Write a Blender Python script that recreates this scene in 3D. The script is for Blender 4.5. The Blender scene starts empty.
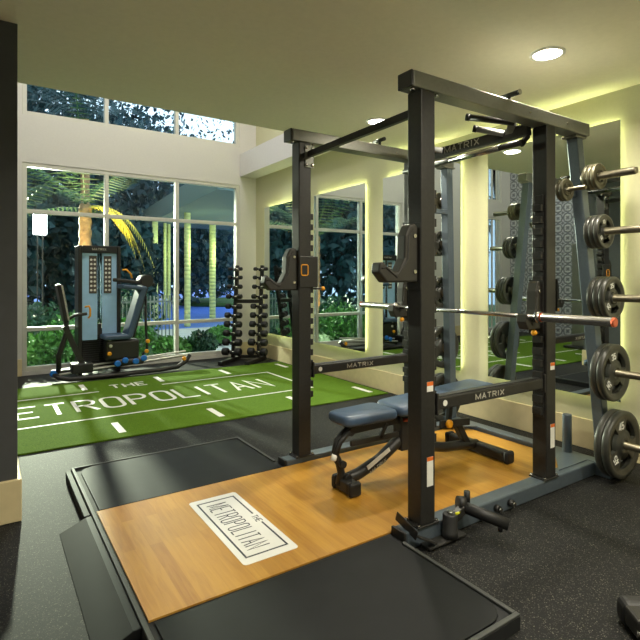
import bpy, math, random
from mathutils import Vector, Matrix
R = math.radians
S = bpy.context.scene
COL = S.collection
rng = random.Random(7)

# ------------------------------------------------------------------ materials
def lin(c):
    return tuple((x / 12.92 if x <= .04045 else ((x + .055) / 1.055) ** 2.4) for x in c)
def rgb(r, g, b): return lin((r / 255, g / 255, b / 255)) + (1,)

class NT:
    def __init__(s, name):
        s.m = bpy.data.materials.new(name); s.m.use_nodes = True
        s.t = s.m.node_tree; s.n = s.t.nodes; s.l = s.t.links
        s.b = s.n['Principled BSDF']
    def add(s, typ, **kw):
        n = s.n.new(typ)
        for k, v in kw.items():
            if k.startswith('i_'): n.inputs[k[2:].replace('_', ' ')].default_value = v
            else: setattr(n, k, v)
        return n
    def link(s, a, b): s.l.new(a, b)
    def coords(s, scale=(1, 1, 1)):
        tc = s.add('ShaderNodeTexCoord'); mp = s.add('ShaderNodeMapping')
        mp.inputs['Scale'].default_value = scale
        s.link(tc.outputs['Object'], mp.inputs['Vector']); return mp.outputs['Vector']
    def ramp(s, fac, stops):
        r = s.add('ShaderNodeValToRGB'); e = r.color_ramp.elements
        while len(e) < len(stops): e.new(.5)
        for i, (p, c) in enumerate(stops): e[i].position = p; e[i].color = c
        s.link(fac, r.inputs['Fac']); return r.outputs['Color']
    def bump(s, h, strength=.2, dist=.01):
        b = s.add('ShaderNodeBump'); b.inputs['Strength'].default_value = strength; b.inputs['Distance'].default_value = dist
        s.link(h, b.inputs['Height']); s.link(b.outputs['Normal'], s.b.inputs['Normal'])

def plain(name, c, rough=.5, metal=0., var=.08, scale=14., bump=.0, coat=0., spec=.5):
    k = NT(name); b = k.b
    b.inputs['Roughness'].default_value = rough; b.inputs['Metallic'].default_value = metal
    b.inputs['Coat Weight'].default_value = coat; b.inputs['Specular IOR Level'].default_value = spec
    nz = k.add('ShaderNodeTexNoise'); nz.inputs['Scale'].default_value = scale; nz.inputs['Detail'].default_value = 4
    k.link(k.coords(), nz.inputs['Vector'])
    d = tuple(x * (1 - var) for x in c[:3]) + (1,); u = tuple(min(1, x * (1 + var)) for x in c[:3]) + (1,)
    k.link(k.ramp(nz.outputs['Fac'], [(.3, d), (.7, u)]), b.inputs['Base Color'])
    if bump: k.bump(nz.outputs['Fac'], bump, .004)
    return k.m

def emit(name, c, st):
    k = NT(name); k.b.inputs['Base Color'].default_value = c
    k.b.inputs['Emission Color'].default_value = c; k.b.inputs['Emission Strength'].default_value = st
    return k.m

M = {}
M['wall'] = plain('painted_wall', rgb(206, 203, 196), .8, var=.02, scale=40, bump=.03)
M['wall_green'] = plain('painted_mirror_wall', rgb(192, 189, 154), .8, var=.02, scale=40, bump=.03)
M['ceil'] = plain('painted_ceiling', rgb(250, 245, 222), .85, var=.02, scale=30, bump=.02)
M['soffit'] = plain('soffit_paint', rgb(205, 202, 200), .8, var=.02, scale=30)
M['column'] = plain('charcoal_column_paint', rgb(70, 72, 74), .6, var=.05)
M['base'] = plain('tan_baseboard', rgb(206, 190, 148), .55, var=.05)
M['white'] = plain('white_window_frame', rgb(205, 203, 192), .45, var=.03)
M['black'] = plain('black_powder_coat', rgb(46, 45, 43), .42, .3, var=.12, scale=60)
M['grey'] = plain('grey_powder_coat', rgb(122, 122, 113), .36, .4, var=.06, scale=60)
M['rail'] = plain('slate_powder_coat', rgb(94, 105, 114), .34, .4, var=.06, scale=60)
M['olive'] = plain('dark_urethane_liner', rgb(42, 40, 34), .5, var=.08)
M['rubber'] = plain('black_rubber', rgb(22, 22, 22), .55, var=.15, scale=30)
M['tile'] = plain('black_rubber_tile', rgb(18, 20, 21), .6, var=.18, scale=9, bump=.05, spec=.2)
M['frame'] = plain('platform_steel', rgb(34, 35, 36), .65, .1, var=.1, spec=.25)
M['edge'] = plain('platform_steel_edge', rgb(58, 60, 58), .6, .15, var=.08)
M['plate'] = plain('rubber_plate', rgb(52, 52, 46), .38, var=.12, scale=30)
M['platef'] = plain('cast_iron_plate', rgb(88, 84, 66), .4, .35, var=.12, scale=30)
M['chrome'] = plain('brushed_chrome', rgb(190, 188, 184), .24, 1., var=.06, scale=50)
M['steel'] = plain('worn_steel_sleeve', rgb(128, 122, 105), .34, .9, var=.12, scale=50)
M['copper'] = plain('copper_ring', rgb(196, 96, 66), .35, .7)
M['orange'] = plain('orange_plastic', rgb(236, 162, 22), .4)
M['label_white'] = plain('white_sticker', rgb(226, 224, 215), .5, var=.03)
M['label_orange'] = plain('orange_sticker', rgb(222, 112, 40), .5, var=.03)
M['silver_text'] = plain('silver_lettering', rgb(178, 174, 160), .5, var=.02)
M['white_text'] = plain('white_lettering', rgb(222, 222, 215), .6, var=.02)
M['navy'] = plain('navy_print', rgb(36, 42, 56), .5, var=.03)
M['vinyl'] = plain('blue_grey_vinyl', rgb(62, 82, 106), .4, var=.08, scale=40, bump=.05)
M['panel'] = plain('pale_blue_shroud', rgb(164, 204, 240), .3, var=.04)
M['placard'] = plain('dark_placard', rgb(74, 66, 60), .5)
M['alu'] = plain('bright_aluminium_rail', rgb(214, 212, 206), .32, .35)
M['blue'] = plain('blue_cap', rgb(24, 110, 200), .4)
M['grip'] = plain('light_grip', rgb(150, 150, 150), .5)
M['logo'] = plain('logo_plate_white', rgb(226, 226, 222), .35, var=.02)
M['trunk'] = plain('palm_bark', rgb(150, 120, 80), .9, var=.4, scale=10, bump=.6)
M['bark'] = plain('tree_bark', rgb(58, 48, 40), .9, var=.3)
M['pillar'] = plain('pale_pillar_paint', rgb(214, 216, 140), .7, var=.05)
M['canopy'] = plain('canopy_soffit', rgb(96, 112, 104), .8, var=.06)
M['concrete'] = plain('pale_concrete', rgb(196, 196, 190), .85, var=.08, scale=4)
M['road'] = plain('sky_tinted_driveway', rgb(78, 122, 220), .55, var=.06, scale=3)  # blue of the dusk sky's light is painted into the base colour
M['lawn'] = plain('lawn', rgb(58, 92, 44), .9, var=.4, scale=20)
M['fence'] = plain('grey_fence_metal', rgb(120, 126, 122), .5, .3)
M['post'] = plain('bronze_post', rgb(60, 62, 60), .5, .3)
M['leaf_dark'] = plain('dark_leaf', rgb(20, 58, 60), .7, var=.5, scale=2)
M['leaf_mid'] = plain('mid_leaf', rgb(34, 76, 50), .6, var=.45, scale=3)
M['leaf_bright'] = plain('bright_leaf', rgb(76, 128, 52), .6, var=.45, scale=5)
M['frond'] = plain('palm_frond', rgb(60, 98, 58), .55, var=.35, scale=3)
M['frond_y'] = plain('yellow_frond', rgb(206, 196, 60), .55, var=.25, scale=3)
M['lamp_trim'] = plain('white_lamp_trim', rgb(226, 224, 214), .5, var=.02)
M['lamp'] = emit('downlight_diffuser', (1, .93, .8, 1), 14)
M['led'] = emit('led_strip', (.92, 1., .50, 1), 10)
M['led_far'] = emit('led_strip_far', (.92, 1., .50, 1), 16)
M['led_top'] = emit('led_strip_top', (.92, 1., .48, 1), 19)
M['lantern'] = emit('lantern_glass', (1, .97, .93, 1), 9)

def mk_mirror():
    k = NT('mirror_glass'); k.b.inputs['Base Color'].default_value = (.74, .80, .76, 1)
    k.b.inputs['Metallic'].default_value = 1; k.b.inputs['Roughness'].default_value = .015
    return k.m
M['mirror'] = mk_mirror()
def mk_glass():
    k = NT('window_glass'); k.n.remove(k.b)
    tr = k.add('ShaderNodeBsdfTransparent'); tr.inputs['Color'].default_value = (.86, .93, .93, 1)
    gl = k.add('ShaderNodeBsdfGlossy'); gl.inputs['Roughness'].default_value = .01
    fr = k.add('ShaderNodeFresnel'); fr.inputs['IOR'].default_value = 1.25
    mx = k.add('ShaderNodeMixShader'); k.link(fr.outputs[0], mx.inputs[0]); k.link(tr.outputs[0], mx.inputs[1]); k.link(gl.outputs[0], mx.inputs[2])
    k.link(mx.outputs[0], k.n['Material Output'].inputs['Surface']); return k.m
M['glass'] = mk_glass()
def mk_floor():
    k = NT('speckled_rubber_floor'); co = k.coords()
    v = k.add('ShaderNodeTexVoronoi'); v.inputs['Scale'].default_value = 190; k.link(co, v.inputs['Vector'])
    sp = k.add('ShaderNodeSeparateColor'); k.link(v.outputs['Color'], sp.inputs[0])
    pick = k.add('ShaderNodeMath', operation='GREATER_THAN'); pick.inputs[1].default_value = .62; k.link(sp.outputs[0], pick.inputs[0])
    near = k.add('ShaderNodeMath', operation='LESS_THAN'); near.inputs[1].default_value = .46; k.link(v.outputs['Distance'], near.inputs[0])
    f = k.add('ShaderNodeMath', operation='MULTIPLY'); k.link(pick.outputs[0], f.inputs[0]); k.link(near.outputs[0], f.inputs[1])
    mx = k.add('ShaderNodeMix', data_type='RGBA'); k.link(f.outputs[0], mx.inputs[0])
    mx.inputs[6].default_value = rgb(22, 22, 22)
    fl = k.ramp(sp.outputs[1], [(0, rgb(40, 40, 37)), (.7, rgb(62, 61, 56)), (1, rgb(104, 102, 92))]); k.link(fl, mx.inputs[7])
    k.link(mx.outputs[2], k.b.inputs['Base Color']); k.b.inputs['Roughness'].default_value = .66; k.b.inputs['Specular IOR Level'].default_value = .18
    nz = k.add('ShaderNodeTexNoise'); nz.inputs['Scale'].default_value = 160; k.link(co, nz.inputs['Vector']); k.bump(nz.outputs['Fac'], .25, .003)
    return k.m
M['floor'] = mk_floor()
def mk_turf():
    k = NT('green_turf'); co = k.coords()
    a = k.add('ShaderNodeTexNoise'); a.inputs['Scale'].default_value = 140; a.inputs['Detail'].default_value = 3; k.link(co, a.inputs['Vector'])
    k.link(k.ramp(a.outputs['Fac'], [(.3, rgb(64, 92, 22)), (.7, rgb(96, 126, 36))]), k.b.inputs['Base Color'])
    k.b.inputs['Roughness'].default_value = .95; k.b.inputs['Specular IOR Level'].default_value = .08; k.bump(a.outputs['Fac'], .6, .01); return k.m
M['turf'] = mk_turf()
def mk_wood():
    k = NT('maple_planks'); co0 = k.coords(); rt = k.add('ShaderNodeMapping'); rt.inputs['Rotation'].default_value = (0, 0, R(90)); k.link(co0, rt.inputs['Vector']); co = rt.outputs['Vector']
    br = k.add('ShaderNodeTexBrick'); k.link(co, br.inputs['Vector'])
    br.offset = .37; br.inputs['Scale'].default_value = 1; br.inputs['Brick Width'].default_value = .85; br.inputs['Row Height'].default_value = .062
    br.inputs['Mortar Size'].default_value = .0006; br.inputs['Bias'].default_value = 0
    br.inputs['Color1'].default_value = (0, 0, 0, 1); br.inputs['Color2'].default_value = (1, 1, 1, 1); br.inputs['Mortar'].default_value = (.3, .3, .3, 1)
    mp = k.add('ShaderNodeMapping'); mp.inputs['Scale'].default_value = (2.2, 26, 1); k.link(co, mp.inputs['Vector'])
    nz = k.add('ShaderNodeTexNoise'); nz.inputs['Scale'].default_value = 1.6; nz.inputs['Detail'].default_value = 5; nz.inputs['Distortion'].default_value = 1.2; k.link(mp.outputs[0], nz.inputs['Vector'])
    c1 = k.ramp(br.outputs['Color'], [(0, rgb(160, 112, 36)), (1, rgb(188, 142, 56))])
    c2 = k.ramp(nz.outputs['Fac'], [(.35, rgb(154, 102, 28)), (.6, rgb(186, 138, 52))])
    mx = k.add('ShaderNodeMix', data_type='RGBA'); mx.inputs[0].default_value = .35; k.link(c1, mx.inputs[6]); k.link(c2, mx.inputs[7])
    k.link(mx.outputs[2], k.b.inputs['Base Color']); k.b.inputs['Roughness'].default_value = .33; k.b.inputs['Coat Weight'].default_value = .04
    k.b.inputs['Coat Roughness'].default_value = .12
    return k.m
M['wood'] = mk_wood()
def mk_pressed():
    k = NT('embossed_metal_tiles'); tc = k.add('ShaderNodeTexCoord'); sx = k.add('ShaderNodeSeparateXYZ'); k.link(tc.outputs['Object'], sx.inputs[0])
    def m(op, a, b=None):
        n = k.add('ShaderNodeMath', operation=op)
        for i, v in enumerate((a, b)):
            if v is None: continue
            if isinstance(v, (int, float)): n.inputs[i].default_value = v
            else: k.link(v, n.inputs[i])
        return n.outputs[0]
    def cell(o): return m('ABSOLUTE', m('SUBTRACT', m('FRACT', m('MULTIPLY', o, 4.2)), .5))
    a = cell(sx.outputs['Y']); b = cell(sx.outputs['Z'])
    d = m('ABSOLUTE', m('SUBTRACT', a, b)); e = m('MULTIPLY', a, b)
    h = m('PINGPONG', m('ADD', m('MULTIPLY', d, 2.), m('MULTIPLY', e, 9.)), .5)
    k.link(k.ramp(h, [(0, rgb(104, 108, 114)), (.25, rgb(150, 152, 158)), (.5, rgb(206, 208, 212))]), k.b.inputs['Base Color'])
    k.b.inputs['Metallic'].default_value = .3; k.b.inputs['Roughness'].default_value = .4; k.bump(h, .8, .03); return k.m
M['pressed'] = mk_pressed()

# ------------------------------------------------------------------ mesh builder
def origin(o):
    v = Vector((0, 0, 0))
    while o is not None: v += o.location; o = o.parent
    return v

class MB:
    def __init__(s): s.v = []; s.f = []; s.sm = []
    def face(s, idx, smooth=False): s.f.append(idx); s.sm.append(smooth)
    def box(s, x0, x1, y0, y1, z0, z1):
        i = len(s.v)
        s.v += [(x, y, z) for z in (z0, z1) for y in (y0, y1) for x in (x0, x1)]
        for q in ((0, 2, 3, 1), (4, 5, 7, 6), (0, 1, 5, 4), (2, 6, 7, 3), (0, 4, 6, 2), (1, 3, 7, 5)): s.face([i + k for k in q])
        return s
    def bar(s, p, q, w, h, side=(0, 1, 0)):
        p = Vector(p); q = Vector(q); d = (q - p).normalized(); a = Vector(side); a = (a - d * a.dot(d)).normalized(); b = d.cross(a)
        i = len(s.v)
        for c in (p, q):
            for sa, sb in ((-1, -1), (1, -1), (1, 1), (-1, 1)): s.v.append(tuple(c + a * (sa * w / 2) + b * (sb * h / 2)))
        for q4 in ((0, 3, 2, 1), (4, 5, 6, 7), (0, 1, 5, 4), (1, 2, 6, 5), (2, 3, 7, 6), (3, 0, 4, 7)): s.face([i + k for k in q4])
        return s
    def ring(s, c, a, b, r, n):
        i = len(s.v)
        for k in range(n):
            t = 2 * math.pi * k / n; s.v.append(tuple(c + a * (r * math.cos(t)) + b * (r * math.sin(t))))
        return i
    def lathe(s, o, axis, prof, n=24, caps=True):
        """prof: list of (distance along axis, radius)"""
        o = Vector(o); d = Vector(axis).normalized(); a = d.orthogonal().normalized(); b = d.cross(a); rs = []
        for t, r in prof: rs.append(s.ring(o + d * t, a, b, max(r, 1e-4), n))
        for j in range(len(rs) - 1):
            for k in range(n): s.face([rs[j] + k, rs[j] + (k + 1) % n, rs[j + 1] + (k + 1) % n, rs[j + 1] + k], True)
        if caps: s.face([rs[0] + k for k in range(n)][::-1]); s.face([rs[-1] + k for k in range(n)])
        return s
    def cyl(s, p, q, r, n=20, r2=None):
        p = Vector(p); q = Vector(q); L = (q - p).length
        return s.lathe(p, q - p, [(0, r), (L, r if r2 is None else r2)], n)
    def tube(s, pts, r, n=12):
        pts = [Vector(p) for p in pts]; rs = []; a = None
        for i, p in enumerate(pts):
            d = (pts[min(i + 1, len(pts) - 1)] - pts[max(i - 1, 0)]).normalized()
            a = d.orthogonal().normalized() if a is None else (a - d * a.dot(d)).normalized()
            rr = r[i] if isinstance(r, (list, tuple)) else r
            rs.append(s.ring(p, a, d.cross(a), rr, n))
        for j in range(len(rs) - 1):
            for k in range(n): s.face([rs[j] + k, rs[j] + (k + 1) % n, rs[j + 1] + (k + 1) % n, rs[j + 1] + k], True)
        s.face([rs[0] + k for k in range(n)][::-1]); s.face([rs[-1] + k for k in range(n)]); return s
    def prism(s, poly, fn, t0, t1):
        """poly: 2D points; fn(u, v, t) -> 3D"""
        i = len(s.v); n = len(poly)
        for t in (t0, t1): s.v += [tuple(fn(u, v, t)) for u, v in poly]
        s.face([i + k for k in range(n)][::-1]); s.face([i + n + k for k in range(n)])
        for k in range(n): s.face([i + k, i + (k + 1) % n, i + n + (k + 1) % n, i + n + k])
        return s
    def quad(s, a, b, c, d): i = len(s.v); s.v += [tuple(a), tuple(b), tuple(c), tuple(d)]; s.face([i, i + 1, i + 2, i + 3]); return s
    def build(s, name, m, parent=None, bevel=0., seg=2, sub=0):
        me = bpy.data.meshes.new(name); off = origin(parent)
        me.from_pydata([(x - off.x, y - off.y, z - off.z) for x, y, z in s.v], [], s.f); me.update()
        import bmesh
        bm = bmesh.new(); bm.from_mesh(me); bmesh.ops.recalc_face_normals(bm, faces=bm.faces); bm.to_mesh(me); bm.free()
        for p, q in zip(me.polygons, s.sm): p.use_smooth = q
        me.materials.append(M[m] if isinstance(m, str) else m)
        o = bpy.data.objects.new(name, me); COL.objects.link(o)
        if parent: o.parent = parent
        if bevel:
            b = o.modifiers.new('bevel', 'BEVEL'); b.width = bevel; b.segments = seg; b.limit_method = 'ANGLE'; b.angle_limit = R(40); b.harden_normals = False
        return o

def rrect(x0, x1, y0, y1, r, n=5, corners=(1, 1, 1, 1)):
    out = []
    for (cx, cy, a0), on in zip(((x1 - r, y1 - r, 0), (x0 + r, y1 - r, 90), (x0 + r, y0 + r, 180), (x1 - r, y0 + r, 270)), corners):
        if on:
            for k in range(n + 1): t = R(a0 + 90 * k / n); out.append((cx + r * math.cos(t), cy + r * math.sin(t)))
        else: t = R(a0 + 45); out.append((cx + math.copysign(r, math.cos(t)), cy + math.copysign(r, math.sin(t))))
    return out
XY = lambda u, v, t: (u, v, t)
XZ = lambda u, v, t: (u, t, v)
YZ = lambda u, v, t: (t, u, v)

def tag(o, label, cat, group=None, kind=None):
    o['label'] = label; o['category'] = cat
    if group: o['group'] = group
    if kind: o['kind'] = kind
    return o
def thing(name, label, cat, loc=(0, 0, 0), group=None):
    o = bpy.data.objects.new(name, None); COL.objects.link(o); o.location = loc; o.empty_display_size = .1
    return tag(o, label, cat, group)
def struct(o, label=None):
    o['kind'] = 'structure'
    if label: o['label'] = label
    return o
def dup(root, loc, rotz=0., label=None):
    r = root.copy(); COL.objects.link(r); r.location = loc; r.rotation_euler = (0, 0, rotz)
    if label: r['label'] = label
    for ch in root.children:
        c = ch.copy(); COL.objects.link(c); c.parent = r
        for g in ch.children: d = g.copy(); COL.objects.link(d); d.parent = c
    return r

# ------------------------------------------------------------------ stroke lettering
def arc(cx, cy, rx, ry, a0, a1, n=8): return [(cx + rx * math.cos(R(a0 + (a1 - a0) * k / n)), cy + ry * math.sin(R(a0 + (a1 - a0) * k / n))) for k in range(n + 1)]
def oval(rad=.34):
    return arc(1 - rad, 1 - rad * .6, rad, rad * .6, 0, 90, 4) + arc(rad, 1 - rad * .6, rad, rad * .6, 90, 180, 4) + arc(rad, rad * .6, rad, rad * .6, 180, 270, 4) + arc(1 - rad, rad * .6, rad, rad * .6, 270, 360, 4) + [(1, 1 - rad * .6)]
_bowl = [(0, 1), (.62, 1)] + arc(.62, .75, .38, .25, 90, -90, 6)[1:] + [(0, .5)]
GW = {'M': 1.3, 'I': .3, '1': .6}
GL = {'M': [[(0, 0), (0, 1), (.5, .12), (1, 1), (1, 0)]], 'E': [[(1, 1), (0, 1), (0, 0), (1, 0)], [(0, .5), (.8, .5)]], 'T': [[(0, 1), (1, 1)], [(.5, 1), (.5, 0)]],
      'R': [[(0, 0)] + _bowl, [(.45, .5), (1, 0)]], 'O': [oval()], 'P': [[(0, 0)] + _bowl], 'L': [[(0, 1), (0, 0), (1, 0)]], 'I': [[(.5, 0), (.5, 1)]],
      'A': [[(0, 0), (.5, 1), (1, 0)], [(.2, .35), (.8, .35)]], 'N': [[(0, 0), (0, 1), (1, 0), (1, 1)]], 'H': [[(0, 0), (0, 1)], [(1, 0), (1, 1)], [(0, .5), (1, .5)]],
      'X': [[(0, 0), (1, 1)], [(0, 1), (1, 0)]], '1': [[(.2, .8), (.55, 1), (.55, 0)]], '0': [oval(.45)],
      '2': [[(0, .8)] + arc(.5, .74, .5, .26, 160, -30, 7) + [(0, 0), (1, 0)]],
      '3': [arc(.48, .74, .5, .26, 150, -90, 8) + arc(.48, .25, .52, .25, 90, -150, 8)],
      '4': [[(.72, 0), (.72, 1), (0, .3), (1, .3)]], '5': [[(.95, 1), (.1, 1), (.05, .55)] + arc(.45, .32, .53, .32, 95, -150, 8)]}
def write(mb, s, o, xd, yd, h, w, gap, st, nrm=None, lift=.0015):
    """strokes as ribbons with a slight thickness; o = lower-left corner of the first letter"""
    o = Vector(o); xd = Vector(xd).normalized(); yd = Vector(yd).normalized(); nn = xd.cross(yd).normalized() * lift
    x = 0.
    for ch in s:
        if ch == ' ': x += w + gap; continue
        gw = w * GW.get(ch, 1.)
        for pl in GL[ch]:
            P = [Vector((x + px * gw, py * h)) for px, py in pl]
            L = []; Rr = []
            for i, p in enumerate(P):
                d0 = (P[i] - P[i - 1]).normalized() if i > 0 else None; d1 = (P[i + 1] - P[i]).normalized() if i < len(P) - 1 else None
                if d0 is None: d0 = d1
                if d1 is None: d1 = d0
                n0 = Vector((-d0.y, d0.x)); n1 = Vector((-d1.y, d1.x)); m = n0 + n1
                m = n0 if m.length < .2 else m.normalized()
                k = st / 2 / max(.45, m.dot(n0)); L.append(p + m * k); Rr.append(p - m * k)
            for i in range(len(P) - 1):
                c = [L[i], Rr[i], Rr[i + 1], L[i + 1]]; b = len(mb.v)
                for lv in (0, 1): mb.v += [tuple(o + xd * q.x + yd * q.y + nn * lv) for q in c]
                mb.face([b + 4, b + 5, b + 6, b + 7])
                for a_, b_ in ((0, 1), (1, 2), (2, 3), (3, 0)): mb.face([b + a_, b + b_, b + 4 + b_, b + 4 + a_])
        x += gw + gap
    return mb

# ================================================================== SETTING
XW = 4.0      # mirror wall
YB = 8.08     # window wall
XL = -3.3     # left wall
YN = -2.6     # wall behind the camera
ZC = 2.78     # low ceiling
YC = 4.28     # end of the low ceiling
ZH = 5.6      # atrium ceiling
struct(MB().box(XL - .2, XW + .2, YN - .2, YB + .25, -.12, 0).build('floor', 'floor'))
struct(MB().box(XL - .2, XW + .2, YN - .2, YC, ZC, 3.5).build('ceiling', 'ceil'))
struct(MB().box(XL - .2, XW + .2, YC - .3, YB + .25, ZH, ZH + .15).build('ceiling_upper', 'ceil'))
struct(MB().box(XL, XW, YC - .12, YC - .001, 3.5, ZH).build('wall_upper_ledge', 'wall'))
struct(MB().box(3.69, XW, YC + .002, YB, 3.11, 3.5).build('ceiling_soffit', 'soffit'))
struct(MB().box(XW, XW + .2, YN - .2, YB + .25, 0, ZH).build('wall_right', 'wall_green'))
struct(MB().box(XL - .2, XL, YN - .2, YB + .25, 0, ZH).build('wall_left', 'pressed'))
struct(MB().box(XL, XW, YN - .2, YN, 0, ZC).build('wall_front', 'wall'))
# window wall with its openings
WX = [(.49, 3.63), (-2.95, -1.95)]
def back_wall():
    b = MB(); xs = [XL, -2.95, -1.95, .43, 3.68, XW]; zs = [0, .06, 2.96, 3.62, 4.9, ZH]; zl = [0, .06, 2.86, 3.25, 4.5, ZH]
    for i in range(5):
        zz = zl if i == 1 else zs
        for j in range(5):
            if i in (1, 3) and j in (1, 3): continue
            b.box(xs[i], xs[i + 1], YB, YB + .2, zz[j], zz[j + 1])
    return b
struct(back_wall().build('wall_back', 'wall'))

def window(name, x0, x1, z0, z1, mull, rails, fw=.055, y=YB + .05, bars=()):
    root = bpy.data.objects.new(name, None); COL.objects.link(root); root.location = (x0, y, z0); struct(root)
    f = MB()
    for x in (x0 + fw / 2, x1 - fw / 2): f.box(x - fw / 2, x + fw / 2, y - .04, y + .06, z0, z1)
    for z in (z0 + fw / 2, z1 - fw / 2): f.box(x0 + fw, x1 - fw, y - .04, y + .06, z - fw / 2, z + fw / 2)
    f.build('window_frame', 'white', root, .004)
    for x in mull: MB().box(x - fw / 2, x + fw / 2, y - .04, y + .06, z0 + fw, z1 - fw).build('mullion', 'white', root, .004)
    xs = [x0 + fw] + [m for m in mull] + [x1 - fw]
    for z in rails:
        b = MB()
        for i in range(len(xs) - 1):
            b.box(xs[i] + (fw / 2 if i else 0), xs[i + 1] - (fw / 2 if i < len(xs) - 2 else 0), y - .04, y + .06, z - fw / 2, z + fw / 2)
        b.build('rail', 'white', root, .004)
    for x in bars: MB().box(x - .02, x + .02, y - .03, y + .0, z0 + fw, z1 - fw).build('blind_slat', 'white', root)
    MB().box(x0 + .02, x1 - .02, y + .015, y + .021, z0 + .02, z1 - .02).build('pane', 'glass', root)
    return root
window('window_1', .43, 3.68, .06, 2.96, (1.525, 2.595), (.635, 2.285))
window('window_2', .43, 3.68, 3.62, 4.9, (1.525, 2.595), ())
window('window_3', -2.95, -1.95, .06, 2.86, (-2.45,), (), bars=(-2.8, -2.62, -2.28, -2.1))
window('window_4', -2.95, -1.95, 3.25, 4.5, (-2.45,), (), bars=(-2.8, -2.62, -2.28, -2.1))
# baseboards
struct(MB().box(XW - .018, XW - .001, YN, YB - .001, 0, .235).build('baseboard_right', 'base', None, .004))
struct(MB().box(3.69, XW - .02, YB - .018, YB - .001, 0, .235).build('baseboard_back', 'base', None, .004))
struct(MB().box(-1.9, .425, YB - .018, YB - .001, 0, .235).build('baseboard_back_left', 'base', None, .004))
# charcoal column at the left
struct(MB().box(-.75, .152, 3.29, 4.27, 0, ZC).build('wall_column', 'column', None, .004))
bbc = MB().box(-.77, .172, 3.27, 4.29, 0, .235)
struct(bbc.build('baseboard_column', 'base', None, .006))

# ================================================================== MIRRORS
MY = [(1.90, 3.09, 'tall frameless mirror glowing at its edges behind the right-hand storage pegs'),
      (3.42, 4.60, 'frameless backlit mirror partly hidden behind the nearest black rack post'),
      (4.94, 6.11, 'frameless backlit mirror reflecting the window, seen through the rack'),
      (6.55, 7.66, 'backlit mirror farthest away, next to the dumbbell tree in the corner')]
for a, b, lab in MY:
    t = thing('wall_mirror', lab, 'mirror', (3.95, (a + b) / 2, .43), 'backlit mirrors along the right wall')
    MB().box(3.95, 3.956, a, b, .43, 2.54).build('mirror_glass', 'mirror', t)
    MB().box(3.957, 3.966, a + .01, b - .01, .44, 2.53).build('backing', 'black', t)
    MB().box(3.966, 3.999, a + .12, b - .12, .6, 2.36).build('mounting_board', 'black', t)
    s = MB(); i = .035; z0, z1 = .43 + i, 2.54 - i; y0, y1 = a + i, b - i; w = .012
    s.box(3.968, 3.974, y0, y0 + w, z0, z1); s.box(3.968, 3.974, y1 - w, y1, z0, z1)
    s.box(3.968, 3.974, y0 + w, y1 - w, z0, z0 + w)
    s.build('led_strip', 'led_far' if a > 6 else 'led', t)
    MB().box(3.969, 3.985, y0 + w, y1 - w, 2.508, 2.518).build('led_strip', 'led_top', t)

# ================================================================== CEILING LIGHTS
def downlight(x, y, z, lab, power, grp='recessed downlights', r=.085):
    t = thing('recessed_downlight', lab, 'ceiling light', (x, y, z), grp)
    MB().lathe((x, y, z), (0, 0, -1), [(0, r + .02), (.008, r + .02), (.012, r + .004), (.008, r)], 32, False).build('trim_ring', 'lamp_trim', t)
    MB().lathe((x, y, z), (0, 0, -1), [(0.001, r), (.006, r)], 32).build('diffuser', 'lamp', t)
    l = bpy.data.lights.new('downlight', 'AREA'); l.shape = 'DISK'; l.size = .16; l.energy = power; l.color = (1, .93, .76); l.spread = R(155)
    o = bpy.data.objects.new('downlight_source', l); COL.objects.link(o); o.location = (x, y, z - .014)
DLP = 25
downlight(2.97, 1.87, ZC, 'bright round ceiling downlight above the right end of the rack', DLP)
downlight(2.97, 3.53, ZC, 'round ceiling downlight above the back of the rack, farther from the camera', DLP)
downlight(1.5, .4, ZC, 'unseen ceiling downlight added to brighten the front faces of the rack', DLP * 1.2)  # added lamp outside the view, brightens the front faces of the rack posts
downlight(2.97, .1, ZC, 'unseen ceiling downlight added near the right wall behind the camera', DLP)  # this and the next two: unseen lamps added to light the room
downlight(-2.1, 1.87, ZC, 'unseen ceiling downlight added left of the charcoal column', DLP * .7)
downlight(-1.0, -1.4, ZC, 'unseen ceiling downlight added at the back left of the room', DLP * .7)

# ================================================================== TURF
T = thing('artificial_turf', 'green turf strip with white yard lines and lettering in front of the window', 'turf', (1.0, 5.8, 0))
MB().box(-2.6, 3.93, 4.48, 7.12, .0005, .012).build('turf_pile', 'turf', T)
def tq(x0, x1, y0, y1): return MB().box(x0, x1, y0, y1, .0125, .0138)
w = .028
L = MB(); L.v = []
for q in ((-2.2, 3.36, 5.2, 5.2 + w), (3.36 - w, 3.36, 5.2 + w, 6.42 - w), (-2.2, 1.12, 6.42 - w, 6.42), (1.86, 3.36, 6.42 - w, 6.42)): L.box(q[0], q[1], q[2], q[3], .0125, .0138)
L.build('border_line', 'white_text', T)
for x in (-1.75, -.83, .08, 1.0, 1.92, 2.85, 3.78):
    for y0 in (4.61, 6.59): tq(x - .03, x + .03, y0, y0 + .35).build('yard_mark', 'white_text', T)
mb = MB(); write(mb, 'METROPOLITAN', (-.075, 5.56, .0124), (1, 0, 0), (0, 1, 0), .48, .186, .083, .04); mb.build('lettering', 'white_text', T)
mb = MB(); write(mb, 'THE', (1.29, 6.51, .0124), (1, 0, 0), (0, 1, 0), .2, .105, .05, .028); mb.build('small_lettering', 'white_text', T)

# ================================================================== LIFTING PLATFORM
ZP = .06
P = thing('lifting_platform', 'low black-framed lifting platform with a maple centre and rubber ends', 'platform', (1.1, 2.5, 0))
fr = MB(); X0, X1, Y0, Y1 = .487, 1.72, 1.195, 3.80
fr.box(X0, X1, Y0, Y1, .0008, ZP - .008)
fr.box(1.7205, 3.49, 1.952, 3.035, .0008, ZP - .008)
fr.build('frame', 'frame', P)
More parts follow.
